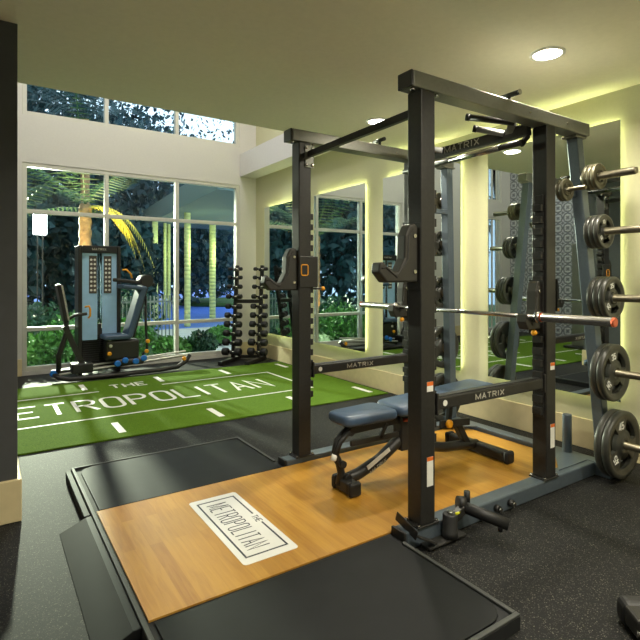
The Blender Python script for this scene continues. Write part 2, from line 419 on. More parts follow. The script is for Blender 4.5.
# raised rim round both rubber ends
rim = MB(); r = .02
rim.box(X0, X0 + r, Y0, Y1, ZP - .008, ZP + .004); rim.box(X0 + r, X1, Y1 - r, Y1, ZP - .008, ZP + .004); rim.box(X0 + r, X1, Y0, Y0 + r, ZP - .008, ZP + .004)
rim.box(X1 - r, X1, Y0 + r, 1.84, ZP - .008, ZP + .004); rim.box(X1 - r, X1, 3.16, Y1 - r, ZP - .008, ZP + .004)
rim.build('rim', 'edge', P, .003)
def rot(x, y, z): return (x, y, z)
MB().prism(rrect(X0 + .045, X1 - .03, 3.03, Y1 - .03, .10, corners=(1, 1, 0, 0)), XY, ZP - .008, ZP + .001).build('rubber_tile', 'tile', P, .003)
MB().prism(rrect(X0 + .045, X1 - .03, Y0 + .03, 1.93, .10, corners=(0, 0, 1, 1)), XY, ZP - .008, ZP + .001).build('rubber_tile', 'tile', P, .003)
MB().box(X0 + .03, 3.48, 1.952, 3.025, ZP - .008, ZP).build('maple_deck', 'wood', P)
lp = MB().prism(rrect(.973, 1.262, 2.083, 2.838, .02), XY, ZP, ZP + .0012).build('logo_plate', 'logo', P)
b = MB(); zz0, zz1 = ZP + .0012, ZP + .002; bx0, bx1, by0, by1 = 1.005, 1.232, 2.135, 2.79; bw = .009
b.box(bx0, bx0 + bw, by0, by1, zz0, zz1); b.box(bx0 + bw, bx1, by0, by0 + bw, zz0, zz1); b.box(bx0 + bw, bx1, by1 - bw, by1, zz0, zz1)
b.box(bx1 - bw, bx1, by0 + bw, 2.41, zz0, zz1); b.box(bx1 - bw, bx1, 2.52, by1 - bw, zz0, zz1)
b.build('border', 'navy', lp)
mb = MB(); write(mb, 'METROPOLITAN', (1.045, 2.735, ZP + .0013), (0, -1, 0), (1, 0, 0), .115, .031, .0165, .0062, lift=.0008); mb.build('lettering', 'navy', lp)
mb = MB(); write(mb, 'THE', (1.205, 2.495, ZP + .0013), (0, -1, 0), (1, 0, 0), .034, .018, .009, .004, lift=.0008); mb.build('small_lettering', 'navy', lp)
# ramped side plate
rp = MB(); pr = [(.325, .002), (X0 - .002, .002), (X0 - .002, ZP - .002), (.455, ZP - .004)]
rp.prism(pr, XZ, 1.93, 2.99); rp.build('side_ramp', 'tile', P, .004)
MB().box(X0 - .035, X0 - .003, 3.02, 3.78, .001, .05).build('frame_flange', 'tile', P, .003)
for y in (1.4, 1.62): MB().cyl((X1, y, .03), (X1 + .006, y, .03), .008, 10).build('bolt', 'black', P)

# ================================================================== POWER RACK
K = thing('power_rack', 'black four-post squat rack with slate base rails and storage pegs', 'rack', (2.6, 2.49, 0))
YN_, YF = 1.897, 3.09; XA, XBm = 1.89, 2.975
def U(cx, cy): return MB().box(cx - .05, cx + .05, cy - .05, cy + .05, .098, 2.319)
for cx in (XA, XBm):
    for cy in (YN_, YF):
        u = U(cx, cy).build('upright', 'black', K, .006)
        MB().box(cx - .075, cx + .075, cy - .058, cy + .058, .0905, .098).build('foot_plate', 'black', u, .002)
        sgn = 1 if cx == XA else -1
        nt = MB()
        zt = .5
        while zt < 1.84:
            nt.box(min(cx + sgn * .05, cx + sgn * .082), max(cx + sgn * .05, cx + sgn * .082), cy - .03, cy + .03, zt, zt + .043); zt += .075
        nt.box(min(cx + sgn * .05, cx + sgn * .056), max(cx + sgn * .05, cx + sgn * .056), cy - .03, cy + .03, .48, 1.88)
        nt.build('notch_strip', 'black', u, .002)
        for dx in (-.063, .063):
            for dy in (-.045, .045): MB().cyl((cx + dx, cy + dy, .098), (cx + dx, cy + dy, .108), .009, 8).build('bolt', 'chrome', u)
# warning stickers on the two front posts
for cx, zs in ((XA, ((.80, .05), (.365, .15))), (XBm, ((.80, .045), (.36, .15)))):
    for z, hh in zs:
        d = MB().box(cx - .022 + .012, cx + .022 + .012, YN_ - .0516, YN_ - .0502, z - hh / 2 if hh < .1 else z - hh / 2, z + hh / 2).build('warning_sticker', 'label_white', K); d['label'] = 'white sticker with an orange top band'
        MB().box(cx - .022 + .012, cx + .022 + .012, YN_ - .0522, YN_ - .0516, z + hh / 2 - .02, z + hh / 2).build('orange_band', 'label_orange', d)
# base rails and rear beam
for cy in (YN_, YF):
    q = MB().box(1.742, 3.4985, cy - .048, cy + .048, .001, .09).build('base_rail', 'rail', K, .008); q['label'] = 'slate grey base rail'
    MB().box(1.726, 1.742, cy - .05, cy + .05, .001, .094).build('end_cap', 'black', q, .004)
q = MB().box(3.50, 3.60, 1.745, 3.245, .001, .089).build('rear_base_beam', 'rail', K, .008)
for cy, s in ((YN_, 1), (YF, -1)):
    MB().prism([(3.14, cy + s * .0), (3.49, cy + s * .25), (3.49, cy)], XY, .0905, .096).build('gusset_plate', 'rail', K, .001)
for dx in (2.30, 2.43, 2.555):
    MB().cyl((dx, YN_ - .0485, .045), (dx, YN_ - .075, .045), .02, 16).build('band_peg', 'black', K)
    MB().cyl((dx, YN_ - .075, .045), (dx, YN_ - .088, .045), .013, 12).build('peg_tip', 'chrome', K)
bh = MB().cyl((3.55, 2.08, .089), (3.55, 2.08, .36), .032, 24).build('bar_holder_tube', 'rail', K, .003)
# top beams
for cy in (YN_, YF):
    q = MB().box(1.787, 3.425, cy - .052, cy + .052, 2.32, 2.403).build('top_beam', 'grey', K, .006); q['label'] = 'slate grey top beam'
    MB().box(1.772, 1.787, cy - .052, cy + .052, 2.32, 2.403).build('end_cap', 'black', q, .005)
    bo = MB()
    for dx in (1.80, 1.97): bo.cyl((dx, cy - .03, 2.32), (dx, cy - .03, 2.305), .011, 8)
    for dx in (2.75, 3.15): bo.cyl((dx, cy - .052, 2.36), (dx, cy - .056, 2.36), .006, 8)
    bo.build('bolts', 'chrome', q)
    s = -1 if cy == YN_ else 1
    pg = MB().cyl((2.62, cy, 2.404), (2.62, cy, 2.44), .012, 10)
    pg.cyl((2.62, cy + .06 * -s, 2.452), (2.62, cy + s * .07, 2.452), .015, 16)
    pg = pg.build('band_stub', 'black', K)
    MB().cyl((2.62, cy + s * .07, 2.452), (2.62, cy + s * .076, 2.452), .016, 16).build('stub_tip', 'chrome', pg)
# pull-up bar at the left end with its bolted brackets
q = MB().bar((XA + .03, YN_ + .052, 2.245), (XA + .03, YF - .058, 2.235), .035, .042, (1, 0, 0)).build('left_cross_bar', 'black', K, .004)
for cy, s in ((YN_, 1), (YF, -1)):
    bk = MB().box(XA - .005, XA + .07, min(cy + s * .051, cy + s * .057), max(cy + s * .051, cy + s * .057), 2.14, 2.30).build('bracket_plate', 'grey', q, .003)
bo = MB()
for dx in (.008, .056):
    for z in (2.16, 2.28): bo.lathe((XA + dx, YF - .057, z), (0, -1, 0), [(0, .011), (.006, .010), (.009, .005)], 10)
bo.build('bracket_bolts', 'chrome', q)
# multi-grip crossmember with lettering
cm = MB().box(2.875, 2.925, YN_ + .053, YF - .053, 2.272, 2.345).build('multi_grip_crossmember', 'black', K, .005)
mb = MB(); write(mb, 'MATRIX', (2.8745, 2.64, 2.292), (0, -1, 0), (0, 0, 1), .042, .04, .018, .0075); mb.build('lettering', 'silver_text', cm)
rb = MB().cyl((2.83, YN_ + .053, 2.215), (2.83, YF - .053, 2.215), .019, 20).build('pull_up_bar', 'black', K)
MB().cyl((2.83, 2.12, 2.215), (2.83, 2.55, 2.215), .0205, 20).build('polished_section', 'chrome', rb)
for y in (1.96, 3.0): MB().bar((2.83, y, 2.20), (2.90, y, 2.27), .02, .03, (0, 1, 0)).build('bar_hanger', 'black', rb)
for (p0, p1, m) in (((2.87, 2.12, 2.315), (2.76, 2.25, 2.36), 'grip'), ((2.87, 2.66, 2.315), (2.78, 2.80, 2.36), 'grip'), ((2.85, 2.02, 2.36), (2.70, 2.26, 2.43), 'black'), ((2.85, 2.96, 2.36), (2.70, 2.72, 2.43), 'black')):
    g = MB().cyl(p0, p1, .021, 20).build('pull_up_grip', m, K)
    d = (Vector(p1) - Vector(p0)).normalized(); e = Vector(p1)
    MB().cyl(e, e + d * .025, .024, 20).build('grip_cap', 'black', g)
MB().bar((2.9, 2.10, 2.29), (2.84, 2.02, 2.40), .05, .03, (0, 1, 0)).build('grip_strut', 'grey', K, .003)
# safety arms
for cy, yy in ((YN_, 1.845), (YF, 3.055)):
    a = MB().box(1.975, 2.915, cy - .035, cy + .03, .662, .728).build('safety_arm', 'black', K, .008)
    for x in (1.962, 2.915): MB().box(x, x + .013, cy - .045, cy + .045, .64, .755).build('arm_hook', 'black', a, .003)
    mb = MB(); write(mb, 'MATRIX', (2.275, cy - .0351, .680), (1, 0, 0), (0, 0, 1), .028, .031, .0145, .0055, lift=.002); mb.build('lettering', 'silver_text', a)
    MB().cyl((2.03, cy - .035, .695), (2.03, cy - .0375, .695), .016, 20).build('round_sticker', 'label_white', a)
    MB().box(1.99, 2.90, cy - .025, cy + .02, .7285, .733).build('wear_strip', 'rubber', a, .003)
# bar catches (J shaped hooks)
HOOK = [(-.03, 1.635), (-.005, 1.62), (-.005, 1.335), (-.215, 1.335), (-.262, 1.385), (-.256, 1.43), (-.236, 1.436), (-.165, 1.387), (-.135, 1.387), (-.095, 1.455), (-.09, 1.57), (-.062, 1.625)]
def hook(fx, cy, dz, sleeve, k=1., knob=True):
    HK = [(u * k, v) for u, v in HOOK]
    q = MB().prism([(fx + u, v + dz) for u, v in HK], XZ, cy - .034, cy + .034).build('bar_catch', 'olive', K, .01, 3)
    pl = MB().box(fx - .0045, fx - .0005, cy - .05, cy + .05, 1.30 + dz, 1.64 + dz).build('catch_plate', 'black', q, .002)
    inner = [(fx + u * k, v + dz) for u, v in ((-.248, 1.405), (-.22, 1.41), (-.15, 1.362), (-.075, 1.45), (-.07, 1.57), (-.045, 1.60))]
    MB().tube([(u, cy - .035, v) for u, v in inner], .004, 6).build('groove', 'black', q)
    for z in (1.39, 1.57): MB().cyl((fx - .03 * k, cy - .034, z + dz), (fx - .03 * k, cy - .04, z + dz), .01, 10).build('bolt', 'chrome', q)
    s2 = MB().box(fx + .0005, fx + .155, cy - .0565, cy - .0505, 1.355 + dz, 1.575 + dz) if sleeve else None
    if s2:
        s2 = s2.build('catch_sleeve', 'black', q, .004)
        yy = cy - .057; ring = rrect(fx + .015, fx + .07, 1.44 + dz, 1.515 + dz, .012)
        MB().tube([(u, yy, v) for u, v in ring] + [(ring[0][0], yy, ring[0][1])], .004, 6).build('orange_frame', 'orange', s2)
        MB().prism(rrect(fx + .021, fx + .064, 1.446 + dz, 1.509 + dz, .008), XZ, yy - .001, yy + .0005).build('latch_window', 'rubber', s2)
        MB().cyl((fx + .12, cy - .045, 1.345 + dz), (fx + .21, cy - .045, 1.345 + dz), .007, 10).build('pull_pin', 'black', s2)
        MB().lathe((fx + .19, cy - .045, 1.345 + dz), (1, 0, 0), [(0, .006), (.008, .014), (.022, .014), (.03, .006)], 16).build('pin_knob', 'orange', s2)
    elif knob:
        MB().cyl((fx - .04, cy - .02, 1.312 + dz), (fx - .0, cy - .02, 1.312 + dz), .008, 10).build('pull_pin', 'black', q)
        MB().lathe((fx - .035, cy - .02, 1.312 + dz), (-1, 0, 0), [(0, .008), (.008, .017), (.024, .017), (.032, .008)], 16).build('pin_knob', 'orange', q)
hook(XA - .05, YN_, 0, False, 1., False); hook(XA - .05, YF, -.065, True)
hook(XBm - .051 - .033, YN_, -.295, False, .6); hook(XBm - .051 - .033, YF, -.295, False, .6)
# storage posts with plate pegs at both sides
def post_x(z): return 3.366 + (2.28 - z) * .08
def post_d(z): return .577 + (2.28 - z) * .05
YC_ = 2.4935
PEG = [2.03, 1.665, 1.225, .726, .25]
for s in (-1, 1):
    py = lambda z: YC_ + s * post_d(z)
    p = MB().bar((post_x(2.32), py(2.32), 2.318), (post_x(.09), py(.09), .0895), .075, .075, (0, 1, 0)).build('storage_post', 'rail', K, .006)
    MB().box(3.29, 3.42, py(2.3) - .05, py(2.3) + .05, 2.305, 2.319).build('post_bracket', 'grey', p, .002)
    for z in PEG:
        MB().lathe((post_x(z), py(z) + s * .038, z), (0, s, 0), [(0, .045), (.012, .045), (.013, .0245), (.325, .0245), (.335, .02)], 24).build('plate_peg', 'steel', p)
    xx = 3.15; z = 1.93; y = py(z)
    MB().bar((xx - .03, y - .02 * s, z), (post_x(z) - .03, y - .02 * s, z), .035, .04, (0, 1, 0)).build('side_bracket', 'rail', p, .004)
    MB().lathe((xx, y - s * .003, z), (0, s, 0), [(0, .035), (.01, .035), (.011, .0145), (.175, .0145), (.18, .012)], 20).build('small_plate_peg', 'steel', p)
MB().cyl((XBm + .05, YN_ + .01, 2.0), (XBm + .13, YN_ + .01, 2.0), .016, 16).build('band_peg', 'black', K)
# landmine pivot at the near post foot
lm = MB().box(1.83, 2.10, 1.775, 1.846, .010, .020); lm.bar((1.765, 1.95, .135), (1.765, 1.80, .09), .006, .05, (1, 0, 0)); lm.bar((1.765, 1.80, .09), (1.88, 1.80, .03), .05, .01, (0, 1, 0))
lm = lm.build('bar_pivot_base', 'black', K, .003)
MB().lathe((2.005, 1.805, .020), (0, 0, 1), [(0, .042), (.03, .042), (.034, .038), (.115, .038), (.12, .034)], 28).build('pivot_cup', 'rubber', lm)
MB().cyl((2.005, 1.805, .140), (2.005, 1.805, .152), .014, 16).build('pivot_bolt', 'chrome', lm)
MB().box(2.02, 2.045, 1.775, 1.785, .140, .147).build('yellow_tag', plain('yellow_tag', rgb(210, 210, 40), .5), lm)
MB().bar((2.02, 1.81, .10), (2.12, 1.82, .13), .04, .045).build('pivot_yoke', 'black', lm, .004)
MB().cyl((2.105, 1.845, .155), (2.14, 1.825, .15), .036, 24).build('pivot_collar', 'rubber', lm)
MB().cyl((2.20, 1.86, .12), (2.20, 1.86, .19), .017, 16).build('pivot_knob', 'rubber', lm)
sl = MB().cyl((2.12, 1.835, .14), (2.25, 1.632, .085), .03, 24).build('pivot_sleeve', 'rubber', lm)
MB().cyl((2.225, 1.665, .068), (2.225, 1.665, .045), .012, 12).build('thumb_screw', 'rubber', sl)

# ================================================================== BARBELL
BX, BZ, BY0, BY1 = 2.80, 1.120, 1.375, 3.545
Bb = thing('barbell', 'chrome barbell resting in the hooks across the rack', 'barbell', (BX, (BY0 + BY1) / 2, BZ))
MB().cyl((BX, 1.84, BZ), (BX, 3.08, BZ), .0145, 20).build('shaft', 'chrome', Bb)
for y0, s in ((1.84, -1), (3.08, 1)):
    MB().lathe((BX, y0, BZ), (0, s, 0), [(0, .02), (.006, .036), (.03, .036), (.034, .026), (.46, .026), (.466, .022)], 28).build('sleeve', 'chrome', Bb)
    MB().lathe((BX, y0 + s * .0345, BZ), (0, s, 0), [(0, .0275), (.012, .0275)], 28).build('copper_ring', 'copper', Bb)
    MB().lathe((BX, y0 + s * .455, BZ), (0, s, 0), [(0, .0268), (.01, .0268), (.014, .024)], 28).build('end_ring', 'copper', Bb)

# ================================================================== WEIGHT PLATES
def plate(r, th, num, holes=True, face='plate'):
    """root at the plate centre, front towards -Y"""
    t = bpy.data.objects.new('weight_plate', None); COL.objects.link(t); t.empty_display_size = .1
    n = 72; b = MB(); h = th / 2
    rr = [(.026, -h), (r * .26, -h), (r * .30, -h * .55), (r * .80, -h * .55), (r * .86, -h), (r * .97, -h), (r, -h * .7), (r, h * .7), (r * .97, h), (r * .86, h), (r * .80, h * .55), (r * .30, h * .55), (r * .26, h), (.026, h)]
    # subdivide the web radially so the hand holes keep a margin
    prof = []
    for j, (a, y) in enumerate(rr):
        prof.append((a, y))
        if j == 2: prof += [(r * .45, y), (r * .72, y)]
        if j == 10: prof += [(r * .72, y), (r * .45, y)]
    idx = []
    for a, y in prof:
        idx.append(len(b.v))
        for k in range(n): q = 2 * math.pi * k / n; b.v.append((a * math.cos(q), y, a * math.sin(q)))
    N = len(prof)
    for j in range(N):
        j2 = (j + 1) % N
        for k in range(n):
            if holes and j in (3, 13) and (k % 24) in range(2, 15): continue
            b.face([idx[j] + k, idx[j] + (k + 1) % n, idx[j2] + (k + 1) % n, idx[j2] + k], True)
    if holes:  # side walls of the hand holes: front ring pair (3,4), back ring pair (12,13)
        for k0 in range(0, n, 24):
            for k in range(k0 + 2, k0 + 15):
                k2 = (k + 1) % n
                b.face([idx[3] + k, idx[3] + k2, idx[14] + k2, idx[14] + k]); b.face([idx[4] + k, idx[4] + k2, idx[13] + k2, idx[13] + k])
            for k in (k0 + 2, (k0 + 15) % n): b.face([idx[3] + k, idx[4] + k, idx[13] + k, idx[14] + k])
    b.build('plate_body', face, t)
    MB().lathe((0, -h - .001, 0), (0, 1, 0), [(0, .040), (.004, .043), (th - .002, .043), (th + .002, .040)], 28, False).build('hub_ring', face, t)
    if num:
        s = r * .115
        for th in (102, 222):
            q = R(th); up_ = Vector((math.cos(q), 0, math.sin(q))); rt_ = Vector((math.sin(q), 0, -math.cos(q)))
            tx = write(MB(), num, up_ * (r * .48) - rt_ * (s * 1.17) + Vector((0, -h * .55, 0)), rt_, up_, s * 1.7, s, s * .35, s * .3, lift=.0025)
            tx.build('number', 'white_text', t)
    return t
PK = {'45': plate(.222, .045, '45'), '35': plate(.19, .04, '35'), '25': plate(.142, .036, '25'), '10': plate(.112, .03, '10'),
      '10s': plate(.086, .026, '', False, 'platef'), '5': plate(.072, .022, '', False, 'platef')}
sizes = {'45': .045, '35': .04, '25': .036, '10': .03, '10s': .026, '5': .022}
STACK = [('10s', 3, 'small iron-faced', 'top'), ('10', 3, 'mid-size three-slot', 'second'), ('25', 3, 'broad three-slot', 'third'), ('35', 2, 'thirty-five', 'fourth'), ('45', 2, 'forty-five', 'lowest')]
order = {3: ('innermost', 'middle', 'outermost'), 2: ('inner', 'outer')}
used = set()
def put(kind, x, y, z, rz, lab, grp):
    src = PK[kind]
    if kind in used: o = dup(src, (x, y, z), rz)
    else: o = src; used.add(kind); o.location = (x, y, z); o.rotation_euler = (0, 0, rz)
    tag(o, lab, 'weight plate', grp); return o
for side, (cy, s, rz, where, grp) in enumerate(((YN_, -1, 0, 'near storage post', 'plates on the near storage post'), (YF, 1, math.pi, 'far storage post', 'plates on the far storage post'))):
    for (kind, n, look, pos), z in zip(STACK, PEG):
        t = sizes[kind]; y = YC_ + s * (post_d(z) + {2.03: .068, 1.665: .058}.get(z, .054) + t / 2)
        for i in range(n):
            lab = '%s plate, %s on the %s peg of the %s' % (look, order[n][i], pos, where)
            put(kind, post_x(z), y, z, rz + 0, lab, grp); y += s * (t + .0025)
    y = YC_ + s * (post_d(1.93) + .024)
    for i in range(2):
        put('5', 3.15, y, 1.93, rz, 'tiny plate, %s on the short side peg at the %s' % (order[2][i], where), grp); y += s * .025

# ================================================================== BENCH
def pad(b, x0, x1, y0, y1, z, th, slope=0., taper=0.):
    pts = rrect(x0, x1, y0, y1, .05, 6); zz = lambda x: z + (x - x0) * slope
    yc = (y0 + y1) / 2
    def sc(u, v, k, ins): 
        c = (x0 + x1) / 2; tt = 1 - taper * (x1 - u) / (x1 - x0)
        return ((u - c) * (1 - ins / ((x1 - x0) / 2)) + c, yc + (v - yc) * (1 - ins / ((y1 - y0) / 2)) * tt)
    lay = [(-th, .018), (-th + .012, .004), (-th + .02, 0), (-.02, 0), (-.008, .005), (0, .02)]
    rows = []
    for dz, ins in lay:
        i = len(b.v); rows.append(i)
        for u, v in pts: x, y = sc(u, v, 0, ins); b.v.append((x, y, zz(x) + dz))
    n = len(pts)
    for j in range(len(rows) - 1):
        for k in range(n): b.face([rows[j] + k, rows[j] + (k + 1) % n, rows[j + 1] + (k + 1) % n, rows[j + 1] + k], True)
    b.face([rows[0] + k for k in range(n)][::-1]); b.face([rows[-1] + k for k in range(n)], True)
    return b
BC = 2.50
def bench():
    t = thing('adjustable_bench', 'blue-grey padded adjustable bench standing on the wooden deck inside the rack', 'bench', (2.4, BC, ZP))
    pad(MB(), 1.775, 2.175, BC - .135, BC + .135, .53, .065, 0, .2).build('seat_pad', 'vinyl', t)
    bp = pad(MB(), 2.19, 3.15, BC - .14, BC + .14, .535, .065, .045).build('back_pad', 'vinyl', t)
    f = MB()
    f.bar((1.85, BC, .43), (2.36, BC, .435), .05, .07); f.bar((2.24, BC, .445), (3.02, BC, .485), .05, .045)
    f.build('pad_support', 'black', t, .006)
    f = MB(); f.tube([(1.81, BC - .02, .125), (1.95, BC, .135), (2.12, BC, .19), (2.26, BC, .27), (2.34, BC, .31)], [.036, .036, .036, .038, .04], 14)
    sp = f.build('spine', 'black', t)
    MB().box(2.27, 2.42, BC - .045, BC + .045, .22, .455).build('pivot_bracket', 'black', t, .01)
    s0, s1 = Vector((1.99, BC - .037, .15)), Vector((2.17, BC - .039, .235)); d = (s1 - s0).normalized()
    st = MB().bar(s0 + Vector((0, 0, .02)), s1 + Vector((0, 0, .02)), .003, .028, (0, 1, 0)).build('sticker', 'label_white', sp)
    mb = MB(); write(mb, 'MATRIX', s0 + Vector((.02, -.002, -.022)), d, (0, 0, 1), .018, .018, .008, .004); mb.build('lettering', 'silver_text', sp)
    f = MB(); f.tube([(2.38, BC, .27), (2.52, BC, .20), (2.72, BC, .155), (2.95, BC, .135), (3.06, BC, .12)], .034, 14); f.build('rear_spine', 'black', t)
    f = MB(); f.tube([(1.80, BC, .10), (1.81, BC - .005, .17), (1.79, BC - .01, .235), (1.76, BC - .012, .29), (1.78, BC - .01, .37), (1.86, BC, .42)], [.026, .024, .024, .026, .026, .024], 12)
    f.build('front_strut', 'black', t)
    for p in ((1.795, BC - .03, .235), (1.83, BC - .035, .15), (1.85, BC - .035, .42)): MB().cyl(p, (p[0], p[1] - .025, p[2]), .022, 16).build('pivot_knob', 'rubber', t)
    h = MB().tube([(1.83, BC - .06, .43), (1.76, BC - .065, .385), (1.72, BC - .065, .31)], .017, 12).build('grab_handle', 'rubber', t)
    MB().lathe((1.72, BC - .065, .315), (-.4, 0, -1), [(0, .017), (.03, .018), (.036, .012)], 14).build('handle_tip', 'label_white', h)
    lk = MB().bar((1.87, BC - .02, .34), (2.26, BC - .02, .335), .02, .035); lk.bar((2.10, BC - .02, .33), (2.16, BC - .02, .42), .02, .03); lk.build('link_arm', 'black', t, .004)
    for x, y0, y1, c in ((1.825, BC - .14, BC + .07, 'front_foot'), (3.05, BC - .31, BC + .27, 'rear_foot')):
        ft = MB().bar((x, y0 + .04, .105), (x, y1 - .04, .105), .075, .075, (1, 0, 0)).build(c, 'black', t, .015, 3)
        for ya, yb in ((y0, y0 + .042), (y1 - .042, y1)): MB().bar((x, ya, .104), (x, yb, .104), .088, .088, (1, 0, 0)).build('foot_cap', 'rubber', ft, .02, 3)
    ad = MB().bar((2.62, BC - .05, .345), (2.92, BC - .05, .32), .02, .05); ad.bar((2.76, BC, .32), (2.78, BC, .47), .03, .035); ad = ad.build('adjustment_arm', 'black', t, .004)
    MB().lathe((2.68, BC - .06, .345), (0, -1, 0), [(0, .012), (.012, .028), (.03, .028), (.036, .02)], 18).build('adjustment_knob', 'orange', ad)
    MB().bar((2.95, BC, .14), (2.84, BC, .31), .05, .05).build('rear_post', 'black', t, .006)
    MB().cyl((2.445, BC - .05, .40), (2.28, BC - .05, .43), .012, 10).build('release_lever', 'copper', t)
    return t
bench()

# ================================================================== LEG PRESS MACHINE
LP = thing('leg_press_machine', 'leg press with pale blue weight tower standing in front of the window', 'gym machine', (1.5, 7.5, 0))
tw = MB(); tw.box(1.055, 1.105, 7.52, 7.86, .03, 1.80); tw.box(1.555, 1.605, 7.52, 7.86, .03, 1.80)
tw = tw.build('tower_frame', 'black', LP, .012, 3)
hd = MB().box(1.105, 1.555, 7.515, 7.86, 1.70, 1.80).build('tower_header', 'rubber', LP, .01, 3)
mb = MB(); write(mb, 'MATRIX', (1.23, 7.5145, 1.735), (1, 0, 0), (0, 0, 1), .03, .022, .011, .006, lift=.002); mb.build('lettering', 'silver_text', hd)
for x0, x1 in ((1.107, 1.298), (1.362, 1.553)):
    MB().prism(rrect(x0, x1, .50, 1.698, .01), XZ, 7.545, 7.56).build('shroud_panel', 'panel', LP)
    px0 = x0 + .085 if x0 < 1.2 else x0 + .02; px0 = min(px0, x1 - .105)
    pc = MB().prism(rrect(px0, px0 + .10, 1.14, 1.66, .008), XZ, 7.538, 7.5445).build('exercise_placard', 'placard', LP)
    dots = MB()
    for r_ in range(8):
        for c_ in range(2): dots.lathe((px0 + .028 + c_ * .045, 7.5378, 1.185 + r_ * .06), (0, -1, 0), [(0, .016), (.001, .016)], 12)
    dots.build('pictograms', 'label_white', pc)
ws = MB(); z = .12
while z < .66: ws.box(1.12, 1.54, 7.58, 7.72, z, z + .026); z += .03
ws.build('weight_stack', 'rubber', LP, .003)
gr = MB(); gr.cyl((1.305, 7.62, .66), (1.305, 7.62, 1.7), .011, 10); gr.cyl((1.355, 7.62, .66), (1.355, 7.62, 1.7), .011, 10); gr.build('guide_rod', 'chrome', LP)
cb = MB().cyl((1.33, 7.6, .5), (1.33, 7.6, 1.7), .005, 8); cb.box(1.31, 1.35, 7.54, 7.6, .56, .72); cb.cyl((1.33, 7.53, .2), (1.33, 7.53, .56), .008, 8); cb.build('selector_cable', 'black', LP)
MB().box(1.06, 1.60, 7.50, 7.88, .002, .03).build('tower_base', 'black', LP, .006)
# base loop tube and sliding rails
bt = MB().tube([(.74, 7.40, .10), (.80, 7.30, .06), (.92, 7.26, .036), (1.4, 7.26, .036), (2.1, 7.30, .036), (2.36, 7.34, .05), (2.50, 7.38, .12), (2.56, 7.40, .20)], .032, 14).build('base_tube', 'black', LP)
MB().lathe((.745, 7.39, .11), (-.3, -1, 0), [(-.05, .04), (.0, .045), (.02, .045), (.03, .03)], 20).build('blue_cap', 'blue', bt)
MB().bar((.72, 7.42, .11), (.98, 7.42, .115), .09, .07).build('rail_end', 'black', bt, .01)
for y, dz in ((7.37, -.012), (7.46, .03)): MB().bar((.80, y, .105 + dz), (2.52, y, .225 + dz), .03, .024).build('slide_rail', 'alu', LP, .008)
MB().bar((1.0, 7.43, .085), (2.48, 7.43, .195), .02, .03).build('under_beam', 'black', LP)
MB().bar((2.50, 7.36, .235), (2.50, 7.52, .235), .10, .07).build('rail_bracket', 'black', LP, .015)
MB().lathe((2.46, 7.34, .16), (0, -1, 0), [(-.03, .03), (.0, .03), (.01, .022)], 16).build('orange_cap', 'orange', LP)
# foot lever with its pad
lv = MB().tube([(.80, 7.36, .13), (.80, 7.36, .34), (.90, 7.36, .66), (.88, 7.36, .82)], .032, 12); lv.bar((1.10, 7.36, .16), (.87, 7.36, .72), .06, .07, (0, 1, 0))
lv = lv.build('foot_lever', 'black', LP)
fp = MB().bar((.88, 7.36, .78), (.79, 7.36, 1.27), .30, .055, (0, 1, 0)).build('foot_plate', 'rubber', lv, .012, 3)
MB().bar((.90, 7.22, .80), (.82, 7.22, 1.26), .03, .03, (0, 1, 0)).build('plate_edge', 'chrome', fp, .008)
ha = MB().tube([(.90, 7.34, .80), (.98, 7.32, .86), (1.13, 7.30, .88)], .022, 12).build('handle_arm', 'black', lv)
MB().tube([(1.10, 7.28, .97), (1.15, 7.28, .98), (1.165, 7.28, .94), (1.165, 7.28, .85), (1.14, 7.28, .82)], .013, 10).build('handle_grip', 'orange', ha)
MB().box(.94, 1.20, 7.24, 7.46, .10, .23).build('lever_carriage', 'rubber', LP, .02, 3)
# seat carriage
sc = MB(); sc.box(1.36, 1.80, 7.28, 7.50, .23, .50); sc.box(1.48, 1.86, 7.24, 7.42, .15, .24); sc.build('seat_carriage', 'black', LP, .03, 3)
st = MB(); st.bar((1.33, 7.38, .545), (1.68, 7.38, .55), .34, .065, (0, 1, 0)); st.build('seat_cushion', 'vinyl', LP, .02, 3)
MB().bar((1.655, 7.38, .54), (1.86, 7.38, 1.24), .34, .085, (0, 1, 0)).build('backrest_cushion', 'vinyl', LP, .025, 3)
MB().bar((1.725, 7.38, .52), (1.93, 7.38, 1.28), .08, .05, (0, 1, 0)).build('backrest_frame', 'black', LP, .01)
MB().bar((1.55, 7.34, 1.24), (1.88, 7.36, 1.20), .30, .06, (0, 1, 0)).build('head_cushion', 'vinyl', LP, .02, 3)
ab = MB().bar((1.45, 7.28, 1.33), (2.02, 7.30, 1.26), .05, .05, (0, 1, 0)).build('shoulder_bar', 'black', LP, .015, 3)
MB().lathe((1.90, 7.25, 1.31), (0, 1, 0), [(0, .08), (.01, .09), (.26, .09), (.27, .08)], 22).build('shoulder_pad', 'rubber', ab)
MB().tube([(1.57, 7.27, 1.46), (1.62, 7.27, 1.47), (1.68, 7.27, 1.41), (1.70, 7.28, 1.35)], .013, 10).build('orange_handle', 'orange', ab)
rs = MB().tube([(1.90, 7.34, 1.10), (1.90, 7.34, .7), (1.92, 7.34, .35), (1.86, 7.36, .26)], .018, 10).build('rear_strut', 'black', LP)
for p in ((1.92, 7.32, .46), (1.90, 7.31, .32), (1.40, 7.27, .33)): MB().lathe(p, (0, -1, 0), [(-.01, .015), (.01, .028), (.03, .028), (.035, .02)], 16).build('orange_knob', 'orange', LP)
for p in ((1.50, 7.235, .19), (1.60, 7.235, .225), (1.74, 7.235, .20), (1.85, 7.235, .235)): MB().lathe(p, (0, -1, 0), [(-.005, .042), (.012, .042), (.02, .03)], 18).build('blue_cap', 'blue', LP)
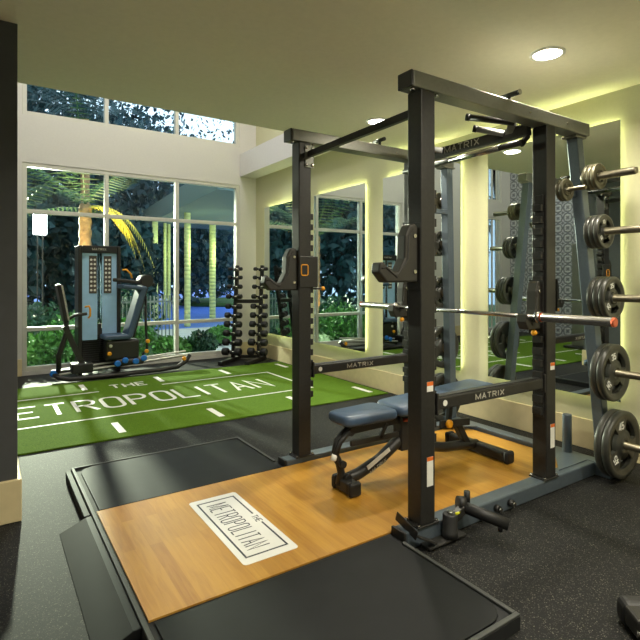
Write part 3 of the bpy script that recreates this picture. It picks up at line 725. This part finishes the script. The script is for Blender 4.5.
for p in ((1.42, 7.275, .43), (1.41, 7.275, .52)): MB().lathe(p, (0, -1, 0), [(-.005, .022), (.01, .022), (.014, .012)], 14).build('white_cap', 'label_white', LP)

# ================================================================== DUMBBELL TREE
dv = Vector((.764, .645, 0)).normalized(); rv = Vector((dv.y, -dv.x, 0))
D0 = Vector((3.36, 7.62, 0)); sepv = Vector((.345, -.229, 0))
DR = thing('dumbbell_tree', 'black two-post dumbbell tree in the corner beside the window', 'dumbbell rack', tuple(D0 + sepv * .5))
def up(z): return Vector((0, 0, z))
posts = []
for i in range(2):
    b0 = D0 + sepv * i; top = b0 + dv * .16 + up(1.56)
    posts.append((b0, top))
    f = MB().bar(b0 - dv * .42 + up(.035), b0 + dv * .26 + up(.035), .07, .055, rv).build('floor_foot', 'black', DR, .008)
    MB().bar(b0 - dv * .455 + up(.034), b0 - dv * .42 + up(.034), .078, .062, rv).build('foot_cap', 'rubber', f, .01)
    MB().bar(b0 + up(.06), top, .055, .06, rv).build('ladder_post', 'black', DR, .006)
z = .93
a = posts[0][0] + dv * .1 + up(.97); bq = posts[1][0] + dv * .1 + up(.97)
MB().bar(a, bq, .06, .075, (0, 0, 1)).build('spreader_bar', 'black', DR, .006)
MB().bar(D0 + dv * .2 + up(.05), D0 + dv * .2 + sepv + up(.05), .05, .05, (0, 0, 1)).build('floor_spreader', 'black', DR, .006)
rows = [.16, .305, .445, .585, .72, .855, 1.105 - .12, 1.13, 1.275, 1.40, 1.50]
rows = [.16, .31, .455, .60, .745, .89, 1.05, 1.21, 1.36, 1.50]
posn = ['lowest', 'second-lowest', 'third-lowest', 'fourth-lowest', 'fifth-lowest', 'fifth-highest', 'fourth-highest', 'third-highest', 'second-highest', 'topmost']
for i, (b0, top) in enumerate(posts):
    for j, z in enumerate(rows):
        cr = MB()
        c = b0 + (top - b0) * (z / 1.56); c = Vector((c.x, c.y, z)) - dv * .065
        cr.bar(c + dv * .035 - up(.028), c - dv * .03 - up(.028), .045, .02, rv); cr.bar(c - dv * .03 - up(.03), c - dv * .03 + up(.012), .045, .012, rv)
        cr.build('cradle', 'black', DR)
        hr = .062 - j * .0036; hl = .10 - j * .0045
        lab = '%s black dumbbell on the %s post of the dumbbell tree' % (posn[j], 'window-side' if i == 0 else 'mirror-side')
        q = thing('dumbbell', lab, 'dumbbell', tuple(c), 'dumbbells on the corner tree')
        MB().cyl(c - rv * .07, c + rv * .07, .0155, 12).build('handle', 'chrome', q)
        for s in (-1, 1): MB().lathe(c + rv * (s * .062), rv * s, [(0, hr * .8), (.01, hr), (hl - .012, hr), (hl, hr * .82)], 20).build('head', 'rubber', q)

# ================================================================== EQUIPMENT FOOT, LOWER RIGHT
ef = thing('bench_foot', 'rounded black rubber foot of another bench at the lower right corner', 'bench', (2.16, .86, 0))
MB().bar((2.07, 1.0, .055), (2.32, .80, .055), .10, .085, (0, 0, 1)).build('foot_tube', 'rubber', ef, .03, 4)
MB().bar((2.03, .94, .06), (2.10, .885, .06), .075, .10, (0, 0, 1)).build('wheel_bracket', 'black', ef, .012)
MB().cyl((2.02, .90, .045), (2.08, .853, .045), .043, 24).build('transport_wheel', 'rubber', ef)
MB().cyl((2.008, .91, .045), (2.02, .90, .045), .014, 12).build('axle_bolt', 'chrome', ef)

# ================================================================== THINGS SEEN ONLY IN THE MIRRORS
CT = thing('cable_tower', 'tall black cable tower by the embossed tile wall, seen in the mirror', 'gym machine', (-1.55, 5.1, 0))
MB().box(-1.62, -1.48, 4.9, 5.0, .06, 2.25).build('cable_column', 'black', CT, .01)
MB().box(-1.75, -1.35, 4.75, 5.5, 0.013, .06).build('base_plate', 'black', CT, .01)
MB().box(-1.63, -1.47, 5.1, 5.4, .06, 2.0).build('weight_shroud', 'grey', CT, .01)
MB().box(-1.6, -1.5, 4.78, 4.89, 1.35, 1.55).build('pulley_carriage', 'black', CT, .01)
MB().tube([(-1.55, 4.80, 1.4), (-1.5, 4.72, 1.25), (-1.45, 4.70, 1.05)], .022, 10).build('cable_handle', 'rubber', CT)

# ================================================================== OUTDOORS
struct(MB().box(-14, 40, YB + .26, 14.2, -.25, -.1).build('ground', 'concrete'))
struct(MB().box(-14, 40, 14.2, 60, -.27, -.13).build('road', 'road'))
struct(MB().box(-14, 3.6, 8.6, 34, -.1, -.05).build('ground_lawn', 'lawn'))
isl = MB().lathe((12.6, 27., -.13), (0, 0, 1), [(0, 4.), (.12, 4.), (.2, 3.7)], 48)
struct(isl.build('ground_island', 'lawn'))
def leaves(b, c, rad, n, size, shell=.35, rg=rng):
    c = Vector(c)
    for _ in range(n):
        while True:
            u = Vector((rg.uniform(-1, 1), rg.uniform(-1, 1), rg.uniform(-1, 1)))
            if shell < u.length < 1: break
        p = c + Vector((u.x * rad[0], u.y * rad[1], u.z * rad[2]))
        a = Vector((rg.gauss(0, 1), rg.gauss(0, 1), rg.gauss(0, .6))).normalized(); d = a.orthogonal().normalized()
        d = (Matrix.Rotation(rg.uniform(0, 6.28), 3, a) @ d); e = a.cross(d); s = size * rg.uniform(.6, 1.3)
        b.quad(p - d * s, p - e * s * .45, p + d * s, p + e * s * .45)
    return b
TREES = [(2.0, 21, 9.5, 3.0, 'leaf_dark', 'dark round tree behind the palm, left side of the window'), (-.5, 17.5, 7.5, 2.4, 'leaf_dark', 'dark tree behind the street lantern'),
         (5.0, 24, 9.0, 3.0, 'leaf_dark', 'dark tree behind the middle window panes'), (8.8, 26, 6.6, 3.2, 'leaf_dark', 'low dark tree beyond the driveway'),
         (13.5, 34, 8.0, 4.2, 'leaf_dark', 'broad dark tree behind the green island'), (20., 40, 9., 5., 'leaf_dark', 'wide far tree at the end of the driveway'),
         (8.3, 33, 14, 3.4, 'leaf_dark', 'tall far tree whose thin top shows in the upper window'), (2.9, 19.0, 4.5, 1.3, 'leaf_dark', 'small tree behind the picket fence'),
         (1.2, 26, 13, 3.4, 'leaf_dark', 'tallest dark tree filling the upper left window'), (3.3, 15.2, 3.2, 1.0, 'leaf_dark', 'low bushy tree right of the palm'), (-4.5, 17, 9, 2.8, 'leaf_dark', 'dark tree left of the window'), (-9.5, 19, 9.5, 3.2, 'leaf_dark', 'dark tree far left outside'), (-15, 22, 10, 3.6, 'leaf_dark', 'dark tree farthest left outside'), (-7.0, 25, 12, 3.6, 'leaf_dark', 'tall dark tree behind the left trees')]
for x, y, h, r, m, lab in TREES:
    t = thing('broadleaf_tree', lab, 'tree', (x, y, -.1), 'trees outside the window')
    MB().tube([(x, y, -.12), (x + .1, y, h * .3), (x - .05, y + .1, h * .62)], [.2, .16, .08], 10).build('trunk', 'bark', t)
    b = MB()
    leaves(b, (x, y, h * .55), (r, r, h * .45), int(1700 + 260 * r), .17 + .02 * r, .2)
    leaves(b, (x, y, h * .28), (r * .9, r * .9, h * .28), int(900 + 120 * r), .17 + .02 * r, .1)
    b.build('crown', m, t)
t = thing('broadleaf_tree', 'tall thin-crowned tree with sky showing through, right pane of the upper window', 'tree', (14.5, 32, -.1), 'trees outside the window')
MB().tube([(14.5, 32, -.12), (14.6, 32, 6), (14.4, 32.1, 11)], [.2, .16, .06], 10).build('trunk', 'bark', t)
leaves(MB(), (14.2, 32, 11.0), (3.2, 2.5, 3.2), 420, .16, .1).build('crown', 'leaf_dark', t)
def frond(b, o, az, length, rise, droop, width=.34, n=22):
    o = Vector(o); hd = Vector((math.cos(az), math.sin(az), 0)); sd = Vector((-hd.y, hd.x, 0)); prev = o
    for i in range(1, n + 1):
        s = i / n; p = o + hd * (length * (s - .25 * droop * s * s)) + up(rise * s - droop * length * s * s)
        d = (p - prev).normalized(); w = width * math.sin(math.pi * min(1, .12 + s * .88)) + .03
        for sg in (-1, 1):
            tip = p + sd * (sg * w) + d * (w * .55) - up(w * .45); q = d * .018
            b.quad(p - q, p + q, tip + q * .3, tip - q * .3)
        b.quad(prev - sd * .012, prev + sd * .012, p + sd * .010, p - sd * .010)
        prev = p
def palm(x, y, h, lab, n, yl=(), fm='frond'):
    t = thing('palm_tree', lab, 'palm tree', (x, y, -.1), 'palms outside the window')
    pr = [(.0, .17)] + [(k * h / 24, (.135 if k % 2 else .115)) for k in range(1, 24)] + [(h, .11)]
    MB().lathe((x, y, -.1), (0, 0, 1), pr, 16).build('trunk', 'trunk', t)
    b = MB()
    for k in range(n):
        frond(b, (x, y, h - .1), 6.283 * k / n + .3, rng.uniform(1.7, 2.3), rng.uniform(1.0, 2.5), rng.uniform(.2, .55))
    b.build('fronds', fm, t)
    if yl:
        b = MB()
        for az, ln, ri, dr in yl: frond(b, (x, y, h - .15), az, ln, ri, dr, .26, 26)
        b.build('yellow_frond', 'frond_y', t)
    return t
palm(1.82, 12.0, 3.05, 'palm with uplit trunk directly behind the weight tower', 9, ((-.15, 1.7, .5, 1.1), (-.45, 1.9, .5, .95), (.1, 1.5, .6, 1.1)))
palm(.35, 11.6, 2.6, 'palm with orange uplit trunk at the left edge of the window', 8)
palm(2.5, 16.5, 6.2, 'palm whose fronds fill the upper left window pane', 14, (), 'leaf_dark')
# street lantern
LN = thing('street_lantern', 'glowing white box lantern on a twin post left of the palm', 'street light', (1.13, 14.2, -.1))
b = MB().box(1.06, 1.09, 14.185, 14.215, -.1, 2.42); b.box(1.17, 1.20, 14.185, 14.215, -.1, 2.42); b.build('twin_post', 'post', LN)
MB().box(.99, 1.27, 14.07, 14.33, 2.42, 3.0).build('lamp_glass', 'lantern', LN, .01)
MB().box(.97, 1.29, 14.05, 14.35, 3.001, 3.03).build('lamp_cap', 'post', LN)
# picket fence
FN = thing('picket_fence', 'grey metal picket fence behind the seat of the leg press', 'fence', (2.6, 10.2, -.1))
b = MB(); x = 2.05
while x < 3.3: b.box(x, x + .018, 10.19, 10.21, -.1, 1.0); x += .075
b.build('pickets', 'fence', FN); b = MB().box(2.0, 3.33, 10.18, 10.19, .86, .90); b.box(2.0, 3.33, 10.18, 10.19, 0, .04); b.build('fence_rails', 'fence', FN)
# porch canopy with its pillars
CN = thing('porch_canopy', 'flat canopy over the driveway carried by pale pillars', 'canopy', (8, 14, 3.3))
MB().prism([(4.3, 10.6), (14, 10.6), (14, 19.5), (5.0, 19.5)], XY, 3.32, 3.9).build('canopy_slab', 'canopy', CN)
for x, y, r, lab in ((5.12, 15., .095, 'pale lit pillar right of the window mullion'), (6.95, 17.6, .115, 'pale lit pillar nearest the dumbbell tree'), (4.98, 18., .10, 'pale lit pillar behind the yellow palm frond'),
                     (5.42, 18.3, .055, 'thin pale pillar left of the window mullion'), (5.62, 18.5, .06, 'thin pale pillar hugging the window mullion')):
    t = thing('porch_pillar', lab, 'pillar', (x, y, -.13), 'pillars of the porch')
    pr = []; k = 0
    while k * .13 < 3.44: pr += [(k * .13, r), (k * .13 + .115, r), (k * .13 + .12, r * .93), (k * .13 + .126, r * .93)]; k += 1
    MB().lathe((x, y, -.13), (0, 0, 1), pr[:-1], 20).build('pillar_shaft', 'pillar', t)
# shrubs by the glass
SH = [(.75, 8.75, .42, .55, 'leaf_bright', 'bright green shrub low in the left window pane'), (1.25, 9.2, .5, .8, 'leaf_bright', 'leafy shrub behind the foot lever'), (.8, 9.9, .55, .95, 'leaf_mid', 'taller shrub behind the left pane'),
      (2.1, 9.3, .5, .7, 'leaf_bright', 'green shrub behind the seat cushion'), (2.75, 8.9, .35, .35, 'leaf_bright', 'low shrub behind the slide rails'), (3.3, 8.9, .3, .42, 'leaf_mid', 'spiky shrub left of the dumbbell tree'),
      (2.5, 10.9, .7, 1.15, 'leaf_mid', 'shrub growing behind the picket fence'), (4.2, 10.2, .3, .35, 'leaf_bright', 'shrub at the right end of the window')]
for x, y, r, h, m, lab in SH:
    t = thing('shrub', lab, 'shrub', (x, y, -.1), 'shrubs outside the window')
    MB().tube([(x, y, -.1), (x + .02, y, h * .5)], [.03, .015], 8).build('stem', 'bark', t)
    leaves(MB(), (x, y, h * .5 - .05), (r, r, h * .55), 700, .06, .1).build('foliage', m, t)

# ================================================================== LIGHTS
def light(typ, name, loc, energy, color, **kw):
    l = bpy.data.lights.new(name, typ); l.energy = energy; l.color = color
    for k, v in kw.items():
        if k not in ('rot', 'aim'): setattr(l, k, v)
    o = bpy.data.objects.new(name, l); COL.objects.link(o); o.location = loc
    if 'aim' in kw: o.rotation_euler = (Vector(kw['aim']) - Vector(loc)).to_track_quat('-Z', 'Y').to_euler()
    return o
light('SPOT', 'lantern_beam', (1.13, 14.0, 2.72), 4400, (1, .95, .70), spot_size=R(54), spot_blend=.4, shadow_soft_size=.12, aim=(1.6, 6.0, .4))
light('SPOT', 'palm_uplight', (1.45, 11.45, 0.1), 1500, (1, .7, .36), spot_size=R(50), spot_blend=.6, shadow_soft_size=.05, aim=(1.8, 12, 2.2))
light('SPOT', 'palm_uplight', (2.7, 11.2, 0.0), 120, (1, .9, .4), spot_size=R(60), spot_blend=.6, shadow_soft_size=.05, aim=(2.6, 12, 2.3))
light('SPOT', 'palm_uplight', (.6, 11.1, 0.0), 160, (1, .6, .25), spot_size=R(60), spot_blend=.6, shadow_soft_size=.05, aim=(.35, 11.6, 1.6))
for x, y in ((5.6, 14.6), (7.2, 17.0), (5.3, 17.2)): light('POINT', 'porch_lamp', (x, y, 2.2), 26, (.9, 1, .55), shadow_soft_size=.08)
for x in (-1.8, 1.0, 2.9): light('AREA', 'atrium_lamp', (x, 6.2, ZH - .02), 32, (1, .97, .92), shape='DISK', size=.6)

# dusk sky
W = bpy.data.worlds.new('dusk'); S.world = W; W.use_nodes = True; nt = W.node_tree
bg = nt.nodes['Background']; tc = nt.nodes.new('ShaderNodeTexCoord'); sx = nt.nodes.new('ShaderNodeSeparateXYZ'); rp_ = nt.nodes.new('ShaderNodeValToRGB')
nt.links.new(tc.outputs['Generated'], sx.inputs[0]); nt.links.new(sx.outputs['Z'], rp_.inputs[0]); nt.links.new(rp_.outputs[0], bg.inputs[0])
e = rp_.color_ramp.elements; e[0].position = 0.; e[0].color = (.5, .68, 1., 1); e[1].position = .5; e[1].color = (.78, .9, 1.0, 1)
bg.inputs[1].default_value = 1.5

# ================================================================== CAMERA
cam = bpy.data.cameras.new('camera'); co = bpy.data.objects.new('camera', cam); COL.objects.link(co)
co.location = (0, 0, 1.36); co.rotation_euler = (R(90), 0, R(-33.56)); cam.sensor_width = 36; cam.lens = 505 / 640 * 36; cam.shift_y = -42.5 / 640; cam.clip_start = .02
S.camera = co
vs = S.view_settings; vs.view_transform = 'Standard'; vs.look = 'None'; vs.gamma = 1; vs.use_curve_mapping = False; vs.exposure = 0.72
